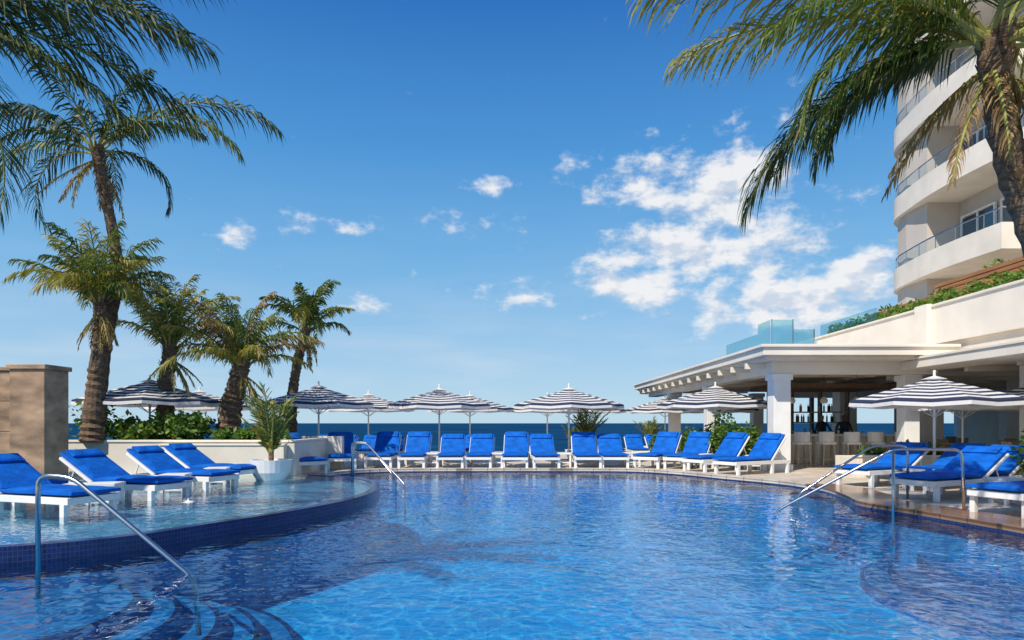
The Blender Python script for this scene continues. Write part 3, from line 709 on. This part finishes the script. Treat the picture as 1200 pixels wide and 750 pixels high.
person((12.2,25.1,.1),-.3,personmat((.02,.03,.06),(.03,.03,.04),(.02,.012,.008),(.22,.11,.06)),((.26,-.02,1.18),(.28,-.12,.98),(.28,-.14,.88)),((-.27,-.08,1.2),(-.14,-.3,1.15),(-.1,-.36,1.15)))

# ---------------------------------------------------------------- light, sky
SUN=Vector((-.43,-.54,.73)).normalized()
el_=math.asin(SUN.z); azs=math.atan2(SUN.x,SUN.y)
ld=bpy.data.lights.new('sun','SUN'); ld.energy=5.0; ld.angle=rad(.5); ld.color=(1,.92,.80)
lo=bpy.data.objects.new('sun',ld); COL.objects.link(lo); lo.rotation_euler=SUN.to_track_quat('Z','Y').to_euler(); lo.location=(0,0,50)
w=bpy.data.worlds.new('World'); scene.world=w; w.use_nodes=True; nt=w.node_tree
for n_ in list(nt.nodes): nt.nodes.remove(n_)
try:
    w.cycles.sampling_method='MANUAL'; w.cycles.sample_map_resolution=256
except Exception: pass
BG=.12
out=N(nt,'ShaderNodeOutputWorld'); bg=N(nt,'ShaderNodeBackground',Strength=BG); nt.links.new(bg.outputs[0],out.inputs[0])
sky=N(nt,'ShaderNodeTexSky'); sky.sky_type='NISHITA'; sky.sun_disc=False; sky.sun_elevation=el_; sky.sun_rotation=azs%(2*math.pi); sky.air_density=1.0; sky.dust_density=.3; sky.ozone_density=1.5
tc=N(nt,'ShaderNodeTexCoord'); sp=N(nt,'ShaderNodeSeparateXYZ'); nt.links.new(tc.outputs['Generated'],sp.inputs[0])
x,y,z=sp.outputs
azn=math_(nt,'ARCTAN2',x,y)
hyp=math_(nt,'SQRT',math_(nt,'ADD',math_(nt,'MULTIPLY',x,x),math_(nt,'MULTIPLY',y,y)))
eln=math_(nt,'ARCTAN2',z,hyp)
# deep tropical-blue air colour by elevation, blended with the physical sky
cr=N(nt,'ShaderNodeValToRGB'); nt.links.new(math_(nt,'DIVIDE',eln,rad(90)),cr.inputs[0])
E=cr.color_ramp.elements
stops=[(0,(.46,.68,.84)),(.06,(.35,.59,.83)),(.14,(.18,.46,.79)),(.24,(.070,.31,.70)),(.36,(.018,.16,.53)),(1,(.01,.08,.32))]
E[0].position=0; E[0].color=(*stops[0][1],1); E[1].position=1; E[1].color=(*stops[-1][1],1)
for p_,c in stops[1:-1]:
    e=E.new(p_); e.color=(*c,1)
vm=N(nt,'ShaderNodeVectorMath',operation='SCALE'); nt.links.new(cr.outputs[0],vm.inputs[0]); vm.inputs['Scale'].default_value=1/BG
base=mixc(nt,.9,sky.outputs[0],vm.outputs[0])
blobs=[(12,19.0,7,2.6,.85),(17.6,17.8,6.5,4.6,1),(14.5,13.8,7.5,2.8,1.05),(9.9,11.3,5.5,1.9,1),(20.8,12.6,6,2.6,.9),(22.8,9.4,8.5,2.5,1.05),(27.1,11.1,3.6,1.8,.95),(0,10.7,5.5,1.3,.78),(-4.3,16.4,4.2,1.3,.64),(-2.1,19.3,3.4,.9,.62),(-15.4,15.6,4,1.0,.8),(-22.1,14.3,2.2,.9,.8),(-12.7,9.6,2.8,1.2,.62)]
acc=None
for a,e_,ww,hh,s in blobs:
    da=math_(nt,'MULTIPLY',math_(nt,'SUBTRACT',azn,rad(a)),1/rad(ww)); de=math_(nt,'MULTIPLY',math_(nt,'SUBTRACT',eln,rad(e_)),1/rad(hh))
    q=math_(nt,'ADD',math_(nt,'MULTIPLY',da,da),math_(nt,'MULTIPLY',de,de))
    g_=math_(nt,'MULTIPLY',math_(nt,'EXPONENT',math_(nt,'MULTIPLY',q,-.8)),s)
    acc=g_ if acc is None else math_(nt,'MAXIMUM',acc,g_)
cb=N(nt,'ShaderNodeCombineXYZ'); nt.links.new(azn,cb.inputs[0]); nt.links.new(math_(nt,'MULTIPLY',eln,1.8),cb.inputs[1])
def cn(off,scale,det):
    va=N(nt,'ShaderNodeVectorMath',operation='ADD'); nt.links.new(cb.outputs[0],va.inputs[0]); va.inputs[1].default_value=off
    n_=N(nt,'ShaderNodeTexNoise',noise_dimensions='2D',Scale=scale,Detail=det,Roughness=.6,Distortion=0); nt.links.new(va.outputs[0],n_.inputs['Vector']); return n_.outputs[0]
n1=cn((7.3,2.9,0),15.0,7.0); n1b=cn((7.3-.010,2.9+.03,0),15.0,3.0)
dens=math_(nt,'ADD',math_(nt,'MULTIPLY',acc,.82),math_(nt,'MULTIPLY',math_(nt,'SUBTRACT',n1,.5),1.6))
mr=N(nt,'ShaderNodeMapRange',interpolation_type='SMOOTHSTEP'); mr.inputs[1].default_value=.32; mr.inputs[2].default_value=.84; mr.inputs[3].default_value=0; mr.inputs[4].default_value=.95; nt.links.new(dens,mr.inputs[0])
shd=math_(nt,'SUBTRACT',n1,n1b); 
mr2=N(nt,'ShaderNodeMapRange'); mr2.inputs[1].default_value=-.12; mr2.inputs[2].default_value=.06; nt.links.new(shd,mr2.inputs[0])
cc=mixc(nt,mr2.outputs[0],(.62/BG,.69/BG,.80/BG),(.90/BG,.90/BG,.91/BG))
cb2=N(nt,'ShaderNodeCombineXYZ'); nt.links.new(azn,cb2.inputs[0]); nt.links.new(math_(nt,'MULTIPLY',eln,6.0),cb2.inputs[1])
nz=N(nt,'ShaderNodeTexNoise',noise_dimensions='2D',Scale=5.0,Detail=4.0); nt.links.new(cb2.outputs[0],nz.inputs['Vector'])
hz=math_(nt,'MULTIPLY',math_(nt,'EXPONENT',math_(nt,'MULTIPLY',math_(nt,'ABSOLUTE',math_(nt,'SUBTRACT',eln,rad(5))),-14)),math_(nt,'MULTIPLY',math_(nt,'SUBTRACT',nz.outputs[0],.40),2.2,True),True)
s1=mixc(nt,math_(nt,'MULTIPLY',hz,.45),base,(.66/BG,.75/BG,.85/BG))
s2=mixc(nt,mr.outputs[0],s1,cc)
nt.links.new(s2,bg.inputs[0])

# ---------------------------------------------------------------- camera
cd=bpy.data.cameras.new('camera'); cam=bpy.data.objects.new('camera',cd); COL.objects.link(cam)
cam.location=(0,0,1.5); cam.rotation_euler=(rad(90),0,0); cd.lens=24; cd.sensor_width=36; cd.shift_y=.1008; cd.clip_end=100000; cd.clip_start=.05
scene.camera=cam
